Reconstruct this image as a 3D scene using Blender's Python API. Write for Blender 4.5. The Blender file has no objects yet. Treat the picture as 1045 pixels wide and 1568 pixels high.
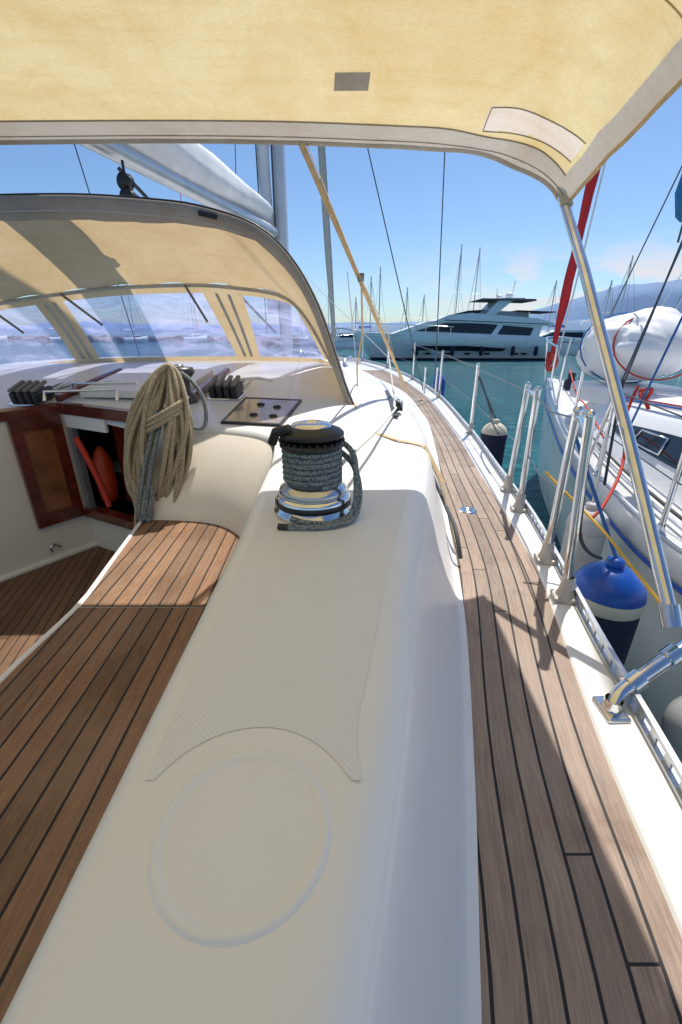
import bpy, math, random
from mathutils import Vector, Matrix
random.seed(7)
S=bpy.context.scene
COL=S.collection
# ------------------------------------------------------------------ helpers
def hermite(xs,ys,x):
    n=len(xs)
    if x<=xs[0]: return ys[0]+(x-xs[0])*(ys[1]-ys[0])/(xs[1]-xs[0])
    if x>=xs[-1]: return ys[-1]+(x-xs[-1])*(ys[-1]-ys[-2])/(xs[-1]-xs[-2])
    d=[(ys[i+1]-ys[i])/(xs[i+1]-xs[i]) for i in range(n-1)]
    m=[d[0]]+[0 if d[i-1]*d[i]<=0 else 2*d[i-1]*d[i]/(d[i-1]+d[i]) for i in range(1,n-1)]+[d[-1]]
    for i in range(n-1):
        if x<=xs[i+1]:
            h=xs[i+1]-xs[i]; t=(x-xs[i])/h
            return (2*t**3-3*t*t+1)*ys[i]+(t**3-2*t*t+t)*h*m[i]+(-2*t**3+3*t*t)*ys[i+1]+(t**3-t*t)*h*m[i+1]
def tab(d):
    xs=[a for a,b in d]; ys=[b for a,b in d]
    return lambda x: hermite(xs,ys,x)
def frange(a,b,n): return [a+(b-a)*i/n for i in range(n+1)]
def empty(name):
    o=bpy.data.objects.new(name,None); COL.objects.link(o); o.empty_display_size=.1; return o
def mesh(name,vs,fs,mat,parent=None,smooth=False,uvs=None):
    me=bpy.data.meshes.new(name); me.from_pydata([tuple(v) for v in vs],[],fs); me.update()
    if smooth:
        for p in me.polygons: p.use_smooth=True
    if uvs:
        l=me.uv_layers.new(name='UVMap')
        for lp in me.loops: l.data[lp.index].uv=uvs[lp.vertex_index]
    o=bpy.data.objects.new(name,me); COL.objects.link(o)
    if mat: me.materials.append(mat)
    if parent: o.parent=parent
    return o
def loft(name,rows,mat,parent=None,closed=False,smooth=True,uvs=None,caps=False):
    n=len(rows[0]); vs=[p for r in rows for p in r]; fs=[]
    for i in range(len(rows)-1):
        for j in range(n if closed else n-1):
            k=(j+1)%n
            fs.append((i*n+j,i*n+k,(i+1)*n+k,(i+1)*n+j))
    if caps:
        fs.append(tuple(range(n))[::-1]); fs.append(tuple(range((len(rows)-1)*n,len(rows)*n)))
    uv=[p for r in uvs for p in r] if uvs else None
    return mesh(name,vs,fs,mat,parent,smooth,uv)
def tube(name,pts,r,mat,parent=None,cyc=False,smooth=False,res=4,radii=None):
    cu=bpy.data.curves.new(name,'CURVE'); cu.dimensions='3D'; cu.bevel_depth=r; cu.bevel_resolution=res
    cu.use_fill_caps=True
    if smooth:
        sp=cu.splines.new('NURBS'); sp.points.add(len(pts)-1)
        for i,p in enumerate(pts):
            sp.points[i].co=(p[0],p[1],p[2],1); sp.points[i].radius=radii[i] if radii else 1
        sp.order_u=3; sp.use_endpoint_u=not cyc; sp.use_cyclic_u=cyc; sp.resolution_u=6
    else:
        sp=cu.splines.new('POLY'); sp.points.add(len(pts)-1)
        for i,p in enumerate(pts):
            sp.points[i].co=(p[0],p[1],p[2],1); sp.points[i].radius=radii[i] if radii else 1
        sp.use_cyclic_u=cyc
    o=bpy.data.objects.new(name,cu); COL.objects.link(o); cu.materials.append(mat)
    if parent: o.parent=parent
    return o
def lathe(name,prof,mat,loc,parent=None,seg=48,axis=None,smooth=True):
    rows=[]
    for r,z in prof:
        rows.append([Vector((r*math.cos(2*math.pi*i/seg),r*math.sin(2*math.pi*i/seg),z)) for i in range(seg)])
    M=Matrix.Identity(3)
    if axis: M=Vector((0,0,1)).rotation_difference(Vector(axis)).to_matrix()
    rows=[[M@p+Vector(loc) for p in r] for r in rows]
    return loft(name,rows,mat,parent,closed=True,smooth=smooth)
def box(name,c,s,mat,parent=None,bev=0.004,rot=(0,0,0)):
    x,y,z=[a/2 for a in s]
    vs=[(i,j,k) for i in(-x,x) for j in(-y,y) for k in(-z,z)]
    fs=[(0,1,3,2),(4,6,7,5),(0,4,5,1),(2,3,7,6),(0,2,6,4),(1,5,7,3)]
    o=mesh(name,vs,fs,mat,parent); o.location=c; o.rotation_euler=rot
    if bev:
        m=o.modifiers.new('b','BEVEL'); m.width=bev; m.segments=2
    return o
def prism(name,prof,w0,w1,mat,parent,xf):
    """side profile (x,z) extruded across the beam; half width goes w0 (low) to w1 (high)"""
    zs=[p[1] for p in prof]; a,b=min(zs),max(zs)
    def w(z): return w0+(w1-w0)*((z-a)/(b-a) if b>a else 0)
    n=len(prof)
    vs=[xf(x,-w(z),z) for x,z in prof]+[xf(x,w(z),z) for x,z in prof]
    fs=[tuple(range(n)),tuple(range(2*n-1,n-1,-1))]+[(i,n+i,n+(i+1)%n,(i+1)%n) for i in range(n)]
    return mesh(name,vs,fs,mat,parent)
# ------------------------------------------------------------------ materials
class N:
    def __init__(s,name):
        s.m=bpy.data.materials.new(name); s.m.use_nodes=True; s.t=s.m.node_tree; s.t.nodes.clear()
        s.out=s.n('ShaderNodeOutputMaterial')
    def n(s,t,**k):
        x=s.t.nodes.new(t)
        for a,b in k.items(): setattr(x,a,b)
        return x
    def l(s,a,b): s.t.links.new(a,b)
    def setin(s,node,key,v):
        if isinstance(v,bpy.types.NodeSocket): s.l(v,node.inputs[key])
        else: node.inputs[key].default_value=v
    def math(s,op,a,b=None,c=None):
        x=s.n('ShaderNodeMath',operation=op); s.setin(x,0,a)
        if b is not None: s.setin(x,1,b)
        if c is not None: s.setin(x,2,c)
        return x.outputs[0]
    def mix(s,f,a,b,bt='MIX'):
        x=s.n('ShaderNodeMix',data_type='RGBA',blend_type=bt); s.setin(x,0,f); s.setin(x,6,a); s.setin(x,7,b); return x.outputs[2]
    def noise(s,scale,vec=None,detail=3,rough=.5,dist=0):
        x=s.n('ShaderNodeTexNoise'); x.inputs['Scale'].default_value=scale; x.inputs['Detail'].default_value=detail
        x.inputs['Roughness'].default_value=rough; x.inputs['Distortion'].default_value=dist
        if vec is not None: s.l(vec,x.inputs['Vector'])
        return x.outputs['Fac']
    def ramp(s,f,a,b,lo=0.,hi=1.):
        x=s.n('ShaderNodeMapRange'); s.setin(x,0,f); x.inputs[1].default_value=a; x.inputs[2].default_value=b
        x.inputs[3].default_value=lo; x.inputs[4].default_value=hi; return x.outputs[0]
    def obj(s): return s.n('ShaderNodeTexCoord').outputs['Object']
    def bump(s,h,st,d=.01):
        x=s.n('ShaderNodeBump'); x.inputs['Strength'].default_value=st; x.inputs['Distance'].default_value=d; s.l(h,x.inputs['Height']); return x.outputs[0]
    def bsdf(s,col,rough=.5,metal=0,normal=None,coat=0):
        x=s.n('ShaderNodeBsdfPrincipled'); s.setin(x,'Base Color',col); s.setin(x,'Roughness',rough); s.setin(x,'Metallic',metal)
        if coat: x.inputs['Coat Weight'].default_value=coat; x.inputs['Coat Roughness'].default_value=.08
        if normal is not None: s.l(normal,x.inputs['Normal'])
        return x
    def done(s,sh): s.l(sh,s.out.inputs[0]); return s.m
def c4(c): return (c[0],c[1],c[2],1)
def simple(name,col,rough=.5,metal=0,var=.12,scale=8,bs=0,bscale=60,coat=0):
    k=N(name); v=k.obj(); nz=k.noise(scale,v,4)
    c=k.mix(k.ramp(nz,.3,.7),c4([a*(1-var) for a in col]),c4([min(1,a*(1+var*.5)) for a in col]))
    r=k.ramp(nz,.2,.8,max(.02,rough*.8),min(1,rough*1.2))
    nm=k.bump(k.noise(bscale,v,3),bs,.004) if bs else None
    return k.done(k.bsdf(c,r,metal,nm,coat).outputs[0])
def gel(name,col):
    k=N(name); v=k.obj(); a=k.noise(2.5,v,5,.6); b=k.noise(240,v,2); d=k.noise(5,v,6,.7)
    c=k.mix(k.ramp(a,.35,.7),c4([x*.95 for x in col]),c4(col))
    c=k.mix(k.ramp(d,.45,.75,0,.09),c,(.45,.42,.36,1))
    c=k.mix(k.ramp(b,.75,.80,0,.3),c,(.3,.27,.22,1))
    return k.done(k.bsdf(c,k.ramp(d,.3,.7,.32,.46),0,k.bump(a,.03,.01),.18).outputs[0])
GEL=gel('white_gelcoat',(.83,.82,.80))
GELC=gel('cream_gelcoat',(.80,.74,.63))
WHITE=simple('white_paint',(.84,.84,.83),.3,0,.05,2)
STEEL=simple('stainless_steel',(.74,.74,.74),.13,1,.1,20)
ALU=simple('anodised_aluminium',(.56,.58,.60),.38,.7,.12,10)
MASTM=simple('mast_paint',(.55,.57,.60),.35,.3,.1,4)
MAHOG=simple('varnished_mahogany',(.13,.022,.012),.25,0,.4,12,.05,30,coat=.6)
MAHOL=simple('mahogany_panel',(.27,.10,.035),.3,0,.35,10,coat=.6)
BLACK=simple('black_plastic',(.02,.021,.023),.4,0,.2,20)
DARK=simple('dark_interior',(.012,.008,.006),.7)  # near-black colour stands in for the shade inside the saloon
RUB=simple('grey_rubber',(.16,.16,.155),.5)
NAVY=simple('navy_fabric',(.010,.014,.045),.8,0,.2,20,.3,200)
BLUE=simple('blue_vinyl',(.010,.085,.42),.3,0,.2,6)
CREAMV=simple('cream_vinyl',(.6,.55,.42),.5,0,.15,10)
SOCK=simple('stanchion_socket_alloy',(.50,.47,.42),.45,.3,.15,20)
GREYV=simple('grey_fender_vinyl',(.36,.37,.36),.45,0,.12,8)
SHACK=simple('white_fender_vinyl',(.66,.64,.60),.45,0,.12,8)
RED=simple('red_canvas',(.50,.012,.02),.7,0,.25,10,.2,80)
REDR=simple('red_rope',(.60,.05,.03),.7)
YEL=simple('yellow_rope',(.78,.45,.05),.7)
BLUR=simple('blue_rope',(.03,.14,.4),.7)
LINE=simple('dark_rope',(.05,.055,.06),.7)
PALE=simple('pale_rope',(.62,.60,.55),.8)
WIRE=simple('rigging_wire',(.10,.11,.12),.4,.5)
TAN=simple('tan_webbing',(.66,.48,.27),.85,0,.15,30,.3,300)
GREYC=simple('grey_canvas',(.46,.45,.42),.9,0,.15,14,.3,300)
SAILW=simple('white_sailcloth',(.74,.755,.78),.75,0,.14,5,.5,9)
WRAP=simple('white_tarpaulin',(.88,.88,.88),.6,0,.06,4,.7,7)
ORANGE=simple('orange_paint',(.6,.06,.01),.4)
GLASSD=simple('dark_glass',(.015,.02,.028),.06)
def rope_mat(name,a,b,sc):
    k=N(name); v=k.obj(); w=k.n('ShaderNodeTexVoronoi'); w.inputs['Scale'].default_value=sc; k.l(v,w.inputs['Vector'])
    c=k.mix(k.ramp(w.outputs['Distance'],.25,.55),c4(a),c4(b))
    return k.done(k.bsdf(c,.85,0,k.bump(w.outputs['Distance'],.5,.003)).outputs[0])
ROPE=rope_mat('beige_braided_rope',(.58,.50,.37),(.28,.23,.15),260)
ROPEB=rope_mat('blue_fleck_rope',(.045,.070,.115),(.22,.25,.25),150)
def teak(name,c1,c2,w,L,grey=0.,stain=(.09,.035,.018)):
    k=N(name); uv=k.n('ShaderNodeUVMap').outputs[0]; sx=k.n('ShaderNodeSeparateXYZ'); k.l(uv,sx.inputs[0])
    U,V=sx.outputs[0],sx.outputs[1]
    p=k.math('DIVIDE',U,w); fr=k.math('FRACT',p); fl=k.math('FLOOR',p)
    wn=k.n('ShaderNodeTexWhiteNoise',noise_dimensions='1D'); k.l(fl,wn.inputs['W']); rnd=wn.outputs['Value']
    caulk=k.ramp(k.math('ABSOLUTE',k.math('SUBTRACT',fr,.5)),.437,.452)
    q=k.math('ADD',k.math('DIVIDE',V,L),k.math('MULTIPLY',rnd,5.3)); fj=k.math('FRACT',q); pid=k.math('FLOOR',q)
    joint=k.math('LESS_THAN',fj,.004/L); mask=k.math('MAXIMUM',caulk,joint)
    wn2=k.n('ShaderNodeTexWhiteNoise',noise_dimensions='2D'); cb=k.n('ShaderNodeCombineXYZ'); k.l(fl,cb.inputs[0]); k.l(pid,cb.inputs[1]); k.l(cb.outputs[0],wn2.inputs['Vector'])
    cv=k.n('ShaderNodeCombineXYZ'); k.l(k.math('MULTIPLY',U,90),cv.inputs[0]); k.l(k.math('MULTIPLY',V,5),cv.inputs[1]); k.l(k.math('MULTIPLY',wn2.outputs['Value'],31),cv.inputs[2])
    g=k.noise(1.3,cv.outputs[0],6,.65,1.6)
    cf=k.n('ShaderNodeCombineXYZ'); k.l(k.math('MULTIPLY',U,500),cf.inputs[0]); k.l(k.math('MULTIPLY',V,14),cf.inputs[1]); k.l(k.math('MULTIPLY',wn2.outputs['Value'],17),cf.inputs[2])
    g2=k.noise(1,cf.outputs[0],3,.6)
    col=k.mix(k.ramp(g,.28,.72),c4(c1),c4(c2))
    col=k.mix(k.ramp(g2,.35,.75,0,.5),col,c4([a*.4 for a in c1]))
    br=k.ramp(wn2.outputs['Value'],0,1,.68,1.18); hs=k.n('ShaderNodeHueSaturation'); k.l(br,hs.inputs['Value']); k.l(col,hs.inputs['Color'])
    big=k.noise(3.5,k.obj(),5,.6); big2=k.noise(5.5,k.obj(),6,.7,.6)
    col=k.mix(k.ramp(big,.42,.7,0,.5),hs.outputs[0],c4([.7*a+.3*grey for a in c2]))
    col=k.mix(k.ramp(big2,.55,.72,0,.5),col,c4(stain))
    col=k.mix(mask,col,(.012,.011,.011,1))
    h=k.math('SUBTRACT',k.math('MULTIPLY',g2,.3),k.math('MULTIPLY',mask,1.))
    return k.done(k.bsdf(col,k.ramp(g,.2,.8,.55,.8),0,k.bump(h,.7,.003)).outputs[0])
TEAKD=teak('weathered_teak',(.20,.14,.105),(.47,.345,.255),.046,1.35,.33,(.14,.070,.045))
TEAKS=teak('oiled_teak',(.16,.078,.038),(.38,.215,.115),.047,7.3,.2,(.11,.05,.028))
TEAKF=teak('cockpit_sole_teak',(.13,.065,.032),(.28,.15,.075),.042,4.6,.1,(.08,.04,.02))
def cloth(name,a,b,trans,stain=(.5,.36,.14),am=.5):
    k=N(name); v=k.obj(); nz=k.noise(3.2,v,7,.68,.6)
    mp=k.n('ShaderNodeMapping'); mp.inputs['Scale'].default_value=(25,160,25); k.l(v,mp.inputs[0])
    we=k.noise(3,mp.outputs[0],3,.7)
    mq=k.n('ShaderNodeMapping'); mq.inputs['Scale'].default_value=(3,26,3); k.l(v,mq.inputs[0]); st=k.noise(1.4,mq.outputs[0],4,.6)
    def tint(col,m):
        c=k.mix(k.ramp(nz,.40,.68,0,am*m),c4(col),c4(stain)); c=k.mix(k.ramp(st,.5,.75,0,.25*m),c,c4(stain)); return k.mix(k.ramp(we,.35,.8,0,.25),c,(.3,.22,.1,1))
    c=tint(a,1); ct=tint(b,1)
    nm=k.bump(k.math('ADD',we,k.math('MULTIPLY',nz,3)),.4,.005)
    d=k.n('ShaderNodeBsdfDiffuse'); k.l(c,d.inputs[0]); k.l(nm,d.inputs['Normal'])
    t=k.n('ShaderNodeBsdfTranslucent'); k.l(ct,t.inputs[0]); k.l(nm,t.inputs['Normal'])
    m=k.n('ShaderNodeMixShader'); m.inputs[0].default_value=trans; k.l(d.outputs[0],m.inputs[1]); k.l(t.outputs[0],m.inputs[2])
    return k.done(m.outputs[0])
BIMI=cloth('sun_lit_canvas',(.80,.70,.46),(.92,.76,.42),.47,(.70,.46,.14),.55)
HOOD=cloth('sprayhood_canvas',(.76,.65,.46),(.78,.58,.33),.38,(.58,.40,.18))
HEM=cloth('hem_canvas',(.74,.70,.64),(.66,.60,.53),.30,(.48,.38,.28),.5)
PATCH=cloth('patch_canvas',(.82,.74,.64),(.92,.82,.72),.47,(.7,.5,.3),.35)
HOODG=cloth('grey_hem_canvas',(.54,.49,.45),(.46,.40,.34),.30,(.36,.30,.24))
def nonskid():
    k=N('nonskid_gelcoat'); v=k.obj(); s=k.n('ShaderNodeSeparateXYZ'); k.l(v,s.inputs[0])
    f=2*math.pi/.0075
    a=k.math('ADD',s.outputs[0],s.outputs[1]); b=k.math('SUBTRACT',s.outputs[0],s.outputs[1])
    h=k.math('MULTIPLY',k.math('SINE',k.math('MULTIPLY',a,f*.5)),k.math('SINE',k.math('MULTIPLY',b,f*.5)))
    h=k.ramp(k.math('ABSOLUTE',h),.25,.75); nz=k.noise(9,v,5,.7)
    c=k.mix(h,(.745,.74,.725,1),(.815,.805,.785,1)); c=k.mix(k.ramp(nz,.5,.8,0,.12),c,(.5,.47,.42,1))
    return k.done(k.bsdf(c,.5,0,k.bump(h,.32,.0010)).outputs[0])
NONSK=nonskid()
def vinyl():
    k=N('clear_vinyl_window'); v=k.obj(); nz=k.noise(3.2,v,5,.6,2.5)
    mp=k.n('ShaderNodeMapping'); mp.inputs['Scale'].default_value=(1.2,1,5); k.l(v,mp.inputs[0]); n2=k.noise(2.2,mp.outputs[0],5,.6,1.5)
    g=k.n('ShaderNodeBsdfGlossy'); g.inputs[0].default_value=(.9,.9,1,1); g.inputs['Roughness'].default_value=.12; k.l(k.bump(nz,.5,.03),g.inputs['Normal'])
    t=k.n('ShaderNodeBsdfTransparent'); t.inputs[0].default_value=(.66,.71,.92,1)
    d=k.n('ShaderNodeBsdfTranslucent'); d.inputs[0].default_value=(.56,.56,.82,1)
    m=k.n('ShaderNodeMixShader'); k.l(k.ramp(n2,.42,.72,.14,.60),m.inputs[0]); k.l(t.outputs[0],m.inputs[1]); k.l(d.outputs[0],m.inputs[2])
    m2=k.n('ShaderNodeMixShader'); m2.inputs[0].default_value=.10; k.l(m.outputs[0],m2.inputs[1]); k.l(g.outputs[0],m2.inputs[2])
    return k.done(m2.outputs[0])
VINYL=vinyl()
def water():
    k=N('sea_water'); v=k.obj()
    mp=k.n('ShaderNodeMapping'); mp.inputs['Scale'].default_value=(1,1.8,1); k.l(v,mp.inputs[0])
    n1=k.noise(2.6,mp.outputs[0],7,.65,.5); n2=k.noise(.35,mp.outputs[0],3)
    h=k.math('ADD',n1,k.math('MULTIPLY',n2,1.5))
    c=k.mix(k.ramp(n1,.38,.66),(.003,.075,.095,1),(.025,.22,.25,1))
    b=k.bsdf(c,.12,0,k.bump(h,.7,.3)); b.inputs['IOR'].default_value=1.33
    return k.done(b.outputs[0])
WATER=water()
# ------------------------------------------------------------------ boat lines
xo=tab([(-.6,-.18),(0,-.025),(.2,.032),(.4,.082),(.8,.165),(1.25,.268),(1.73,.368),(2.35,.43),(3.8,.46),(5.5,.36),(6.8,.1),(7.6,-.3)])
xd=tab([(-.6,-.02),(0,.10),(.24,.16),(.54,.239),(1.1,.366),(1.735,.467),(3.18,.696),(4.25,.82),(5.5,.85),(7,.62),(7.6,.3)])
xt=tab([(-.6,.28),(.0,.40),(.316,.475),(.566,.52),(1.383,.706),(2.39,.825),(3.5,.95),(5.6,1.07),(7,.98),(8.5,.70),(10.3,-.1)])
xr=tab([(-.6,.38),(.0,.50),(.49,.605),(.974,.694),(1.17,.735),(1.735,.845),(2.4,.93),(3.53,1.07),(5.6,1.21),(7,1.13),(8.5,.84),(10.4,-.1)])
def zs(Y): return -.78+.0053*max(0,Y-3)**2
bY=tab([(-1,-.45),(1.6,-.45),(1.9,-.415),(2.4,-.34),(3.2,-.2),(4,-.21),(6,-.30),(7.2,-.45),(7.6,-.70)])
eY=tab([(-1,-.45),(5,-.45),(6.5,-.47),(7.2,-.58),(7.6,-.72)])
def H(X,Y):
    s=min(1,max(0,(xo(Y)-X)/.6)); s=s*s*(3-2*s); q=min(1,max(0,(X+2.75)/.35)); e=eY(Y)
    return e+(bY(Y)-e)*s*q
boat=empty('sailboat')
rows=[];uvs=[]
for Y in frange(-.6,8.2,90):
    a=xd(Y)-.03 if Y<7.3 else .2; b=xt(Y); r=[];u=[]
    for t in frange(0,1,10):
        X=a+(b-a)*t; r.append((X,Y,zs(Y)+.004)); u.append((b-X+.004,Y))
    rows.append(r);uvs.append(u)
loft('side_deck_teak',rows,TEAKD,boat,uvs=uvs)
rows=[]
for Y in frange(-.6,10.38,110):
    b=xt(Y); c=xr(Y); z=zs(Y)
    if c<b+.01: c=b+.01
    rows.append([(b-.03,Y,z-.004),(b-.002,Y,z-.002),(b,Y,z+.010),(b+.008,Y,z+.014),(c-.02,Y,z+.016),(c+.012,Y,z+.012),(c+.02,Y,z-.01),(c+.05,Y,z-.12),(c+.06,Y,z-.5),(c-.02,Y,-2.1)])
loft('hull_side',rows,GEL,boat)
rows=[]
for Y in frange(-.6,10.38,60):
    a=-2.3+.2*Y-xr(Y); rows.append([(a,Y,zs(Y)-.012),(xt(Y)-.02 ,Y,zs(Y)-.012)])
rows=[r for r in rows if r[0][1]>2.4]
loft('foredeck',rows,GEL,boat)
Ys=frange(-.6,9.8,170)
def strip(name,dx,z0,z1,w):
    rows=[]
    for Y in Ys:
        X=xr(Y)+dx; z=zs(Y); rows.append([(X-w,Y,z+z0),(X-w,Y,z+z1),(X+w,Y,z+z1),(X+w,Y,z+z0)])
    return loft(name,rows,ALU,boat,closed=True,smooth=False)
strip('toe_rail_foot',0,.014,.024,.009); strip('toe_rail_cap',0,.046,.056,.006)
vs=[];fs=[]
y=-.55
while y<9.5:
    X=xr(y);z=zs(y);d=.022;k=len(vs); sl=xr(y+d)-X
    vs+=[(X-.003,y,z+.02),(X+.003,y,z+.02),(X+sl-.003,y+d,z+.02),(X+sl+.003,y+d,z+.02),(X-.003,y,z+.05),(X+.003,y,z+.05),(X+sl-.003,y+d,z+.05),(X+sl+.003,y+d,z+.05)]
    fs+=[(k,k+4,k+6,k+2),(k+1,k+3,k+7,k+5),(k,k+1,k+5,k+4),(k+2,k+6,k+7,k+3)]
    y+=.055
mesh('toe_rail_webs',vs,fs,ALU,boat)
inner=tab([(-.6,-.25),(.5,-.25),(.9,-.25),(1.31,-.262),(1.62,-.27),(1.80,-.285),(1.9,-.29)])
rows=[]
for Y in frange(-.6,1.62,44)+frange(1.66,7.58,110):
    xi=inner(Y) if Y<1.9 else -.30; o=xo(Y); d=xd(Y); z=eY(Y); zz=zs(Y)
    if o<xi+.15: o=xi+.15
    d=max(d,o+.06)
    r=[]
    if Y<1.64: r+=[(xi-.045,Y,-.775),(xi-.015,Y,-.52),(xi-.004,Y,-.475),(xi+.006,Y,-.458),(xi+.02,Y,-.451)]
    else: r+=[(xi,Y,H(xi,Y)-.05),(xi,Y,H(xi,Y)-.03),(xi,Y,H(xi,Y)-.01),(xi+.006,Y,H(xi,Y)),(xi+.02,Y,H(xi,Y))]
    for t in frange(0,1,8):
        X=xi+.04+(o-.06-xi-.04)*t; r.append((X,Y,H(X,Y)))
    hz=z-zz
    for dx,dz in ((-.045,-.001),(-.028,-.005),(-.012,-.014),(0,-.030),(.010,-.052)): r.append((o+dx,Y,z+dz))
    for t,f in ((.2,.72),(.42,.48),(.68,.24),(.86,.10)): 
        xa=o+.010; r.append((xa+(d-xa)*(t**1.15),Y,zz+hz*f*.97))
    r+=[(d-.012,Y,zz+.02),(d,Y,zz+.008),(d+.012,Y,zz+.0055)]
    rows.append(r)
loft('cockpit_coaming',rows,GEL,boat)
def front(X):
    if X<-1.5: return 2.33+(X+1.5)/.687
    if X<-.87: return 2.33+(X+1.5)*(-.33/.63)
    return tab([(-.88,1.985),(-.7,1.965),(-.55,1.945),(-.43,1.91),(-.36,1.875),(-.29,1.80)])(X)
rows=[]
for X in frange(-2.65,-1.5,12)+frange(-1.49,-.88,10)+frange(-.87,-.295,14):
    f=front(X); r=[(X,f-.0,H(X,f)-.05),(X,f+.004,H(X,f)-.02),(X,f+.02,H(X,f+.02))]
    for t in frange(0,1,60):
        Y=f+.04+(7.58-f-.04)*t; r.append((X,Y,H(X,Y)))
    rows.append(r)
loft('coachroof',rows,GEL,boat)
bot=[(-.30,1.30),(-.335,1.42),(-.40,1.53),(-.46,1.61),(-.54,1.67),(-.66,1.70),(-.78,1.71),(-.875,1.705)]
top=[(-.265,1.45),(-.27,1.62),(-.29,1.80),(-.36,1.875),(-.43,1.91),(-.55,1.945),(-.7,1.965),(-.875,1.985)]
rows=[]
for (bx,by),(tx,ty) in zip(bot,top):
    zt=H(tx,ty)-.02; r=[]
    for t in frange(0,1,8):
        e=t**1.6; r.append((bx+(tx-bx)*e,by+(ty-by)*e,-.775+(zt+.775)*(1-(1-t)**1.15)))
    rows.append(r)
o=loft('seat_back',rows,GELC,boat)
m=o.modifiers.new('s','SUBSURF'); m.levels=m.render_levels=2
mesh('seat_back_return',[(-.875,1.705,-1.25),(-.875,2.02,-1.25),(-.875,2.02,-.39),(-.875,1.985,-.39),(-.875,1.8,-.62),(-.875,1.705,-.775)],[(0,1,2,3,4,5)],GELC,boat)
sin=tab([(-.6,-.82),(.79,-.815),(1.07,-.80),(1.32,-.83),(1.70,-.88)])
def seat(name,y0,y1,zb):
    rows=[];uvs=[]
    for Y in frange(y0,y1,14):
        r=[];u=[]
        for t in frange(0,1,6):
            X=sin(Y)+.016+(-.26-sin(Y)-.016)*t; r.append((X,Y,zb)); u.append((X+.03*Y,Y))
        rows.append(r);uvs.append(u)
    loft(name,rows,TEAKS,boat,uvs=uvs)
seat('seat_teak_aft',-.6,1.066,-.758); seat('seat_teak_forward',1.074,1.715,-.758)
rows=[]
for Y in frange(-.6,1.715,24):
    X=sin(Y); rows.append([(-.24,Y,-.764),(X+.017,Y,-.762),(X+.015,Y,-.753),(X+.004,Y,-.753),(X-.003,Y,-.76),(X-.003,Y,-.80),(X+.02,Y,-.81),(X+.02,Y,-1.22)])
loft('seat_moulding',rows,GEL,boat)
vs=[(-2.9,-.6,-1.2),(-.75,-.6,-1.2),(-.75,2.6,-1.2),(-2.9,2.6,-1.2)]
mesh('cockpit_sole',vs,[(0,1,2,3)],TEAKF,boat,uvs=[(v[0]+.25*v[1],v[1]) for v in vs])
mesh('bulkhead_port',[(-2.2,1.31,-1.22),(-1.5,2.33,-1.22),(-1.5,2.33,-.37),(-2.2,1.31,-.37)],[(0,1,2,3)],GELC,boat)
lathe('fillet',[(.02,0),(.02,1.0)],GELC,(-2.0,1.6,-1.19),boat,8,axis=(.566,.824,0))
def wallA(s,z,off=0):
    return (-1.5-.566*s+.824*off,2.33-.824*s-.566*off,z)
def panelA(name,s0,s1,z0,z1,off,mat,par):
    vs=[wallA(s,z,o) for o in(.002,off) for s,z in((s0,z0),(s1,z0),(s1,z1),(s0,z1))]
    return mesh(name,vs,[(3,2,1,0),(4,5,6,7),(0,1,5,4),(1,2,6,5),(2,3,7,6),(3,0,4,7)],mat,par)
door=empty('companionway_door')
panelA('frame_left',.22,.27,-.98,-.40,.03,MAHOG,door); panelA('frame_right',.03,.08,-.98,-.40,.03,MAHOG,door)
panelA('frame_top',.08,.22,-.46,-.40,.029,MAHOG,door); panelA('frame_bottom',.08,.22,-.98,-.91,.029,MAHOG,door)
panelA('panel',.08,.22,-.91,-.46,.015,MAHOL,door)
tube('drain_ring',[(-1.62,2.12,-1.13),(-1.615,2.10,-1.10),(-1.60,2.14,-1.09),(-1.59,2.16,-1.12)],.008,STEEL,boat,smooth=True)
def wallB(t,z,off=0):
    n=(-.464,-.886); return (-1.5+.63*t+n[0]*off,2.33-.33*t+n[1]*off,z)
def panelB(name,t0,t1,z0,z1,o0,o1,mat,par):
    vs=[wallB(s,z,o) for o in(o0,o1) for s,z in((t0,z0),(t1,z0),(t1,z1),(t0,z1))]
    return mesh(name,vs,[(0,1,2,3),(7,6,5,4),(4,5,1,0),(5,6,2,1),(6,7,3,2),(7,4,0,3)],mat,par)
cw=empty('companionway')
panelB('bulkhead_sill',0,1,-1.22,-.99,-.02,.0,GELC,cw)
panelB('sill_trim',.02,.98,-.99,-.94,-.03,.035,MAHOG,cw)
panelB('jamb',.03,.085,-.94,-.40,-.02,.012,ALU,cw)
panelB('jamb_trim',.0,.028,-.94,-.40,-.02,.01,WHITE,cw)
panelB('jamb_starboard',.93,1,-.94,-.40,-.02,.01,MAHOG,cw)
panelB('head_trim',-.02,1,-.40,-.345,-.03,.02,MAHOG,cw)
panelB('hatch_edge',0,.5,-.47,-.40,.0,.013,WHITE,cw)
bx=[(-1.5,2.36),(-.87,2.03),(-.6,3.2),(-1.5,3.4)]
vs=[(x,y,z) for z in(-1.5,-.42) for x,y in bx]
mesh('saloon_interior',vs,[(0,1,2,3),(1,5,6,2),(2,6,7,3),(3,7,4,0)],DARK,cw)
panelB('red_bulkhead_inside',.09,.36,-.97,-.42,-.25,-.22,simple('red_varnish',(.30,.03,.012),.3,coat=.5),cw)
lathe('extinguisher',[(0,-.0),(.05,.02),(.055,.1),(.055,.25),(.03,.32),(.012,.34),(0,.35)],ORANGE,(-1.40,2.42,-.95),cw,20)
tube('handrail_inside',[(-1.42,2.26,-.52),(-1.33,2.24,-.74),(-1.30,2.22,-.90)],.016,REDR,cw,smooth=True)
rows=[]
for s in frange(0,1.3,10): rows.append([wallA(s,-.40,.012),wallA(s,-.355,.012),wallA(s,-.345,-.03),wallA(s,-.40,-.03)])
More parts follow.
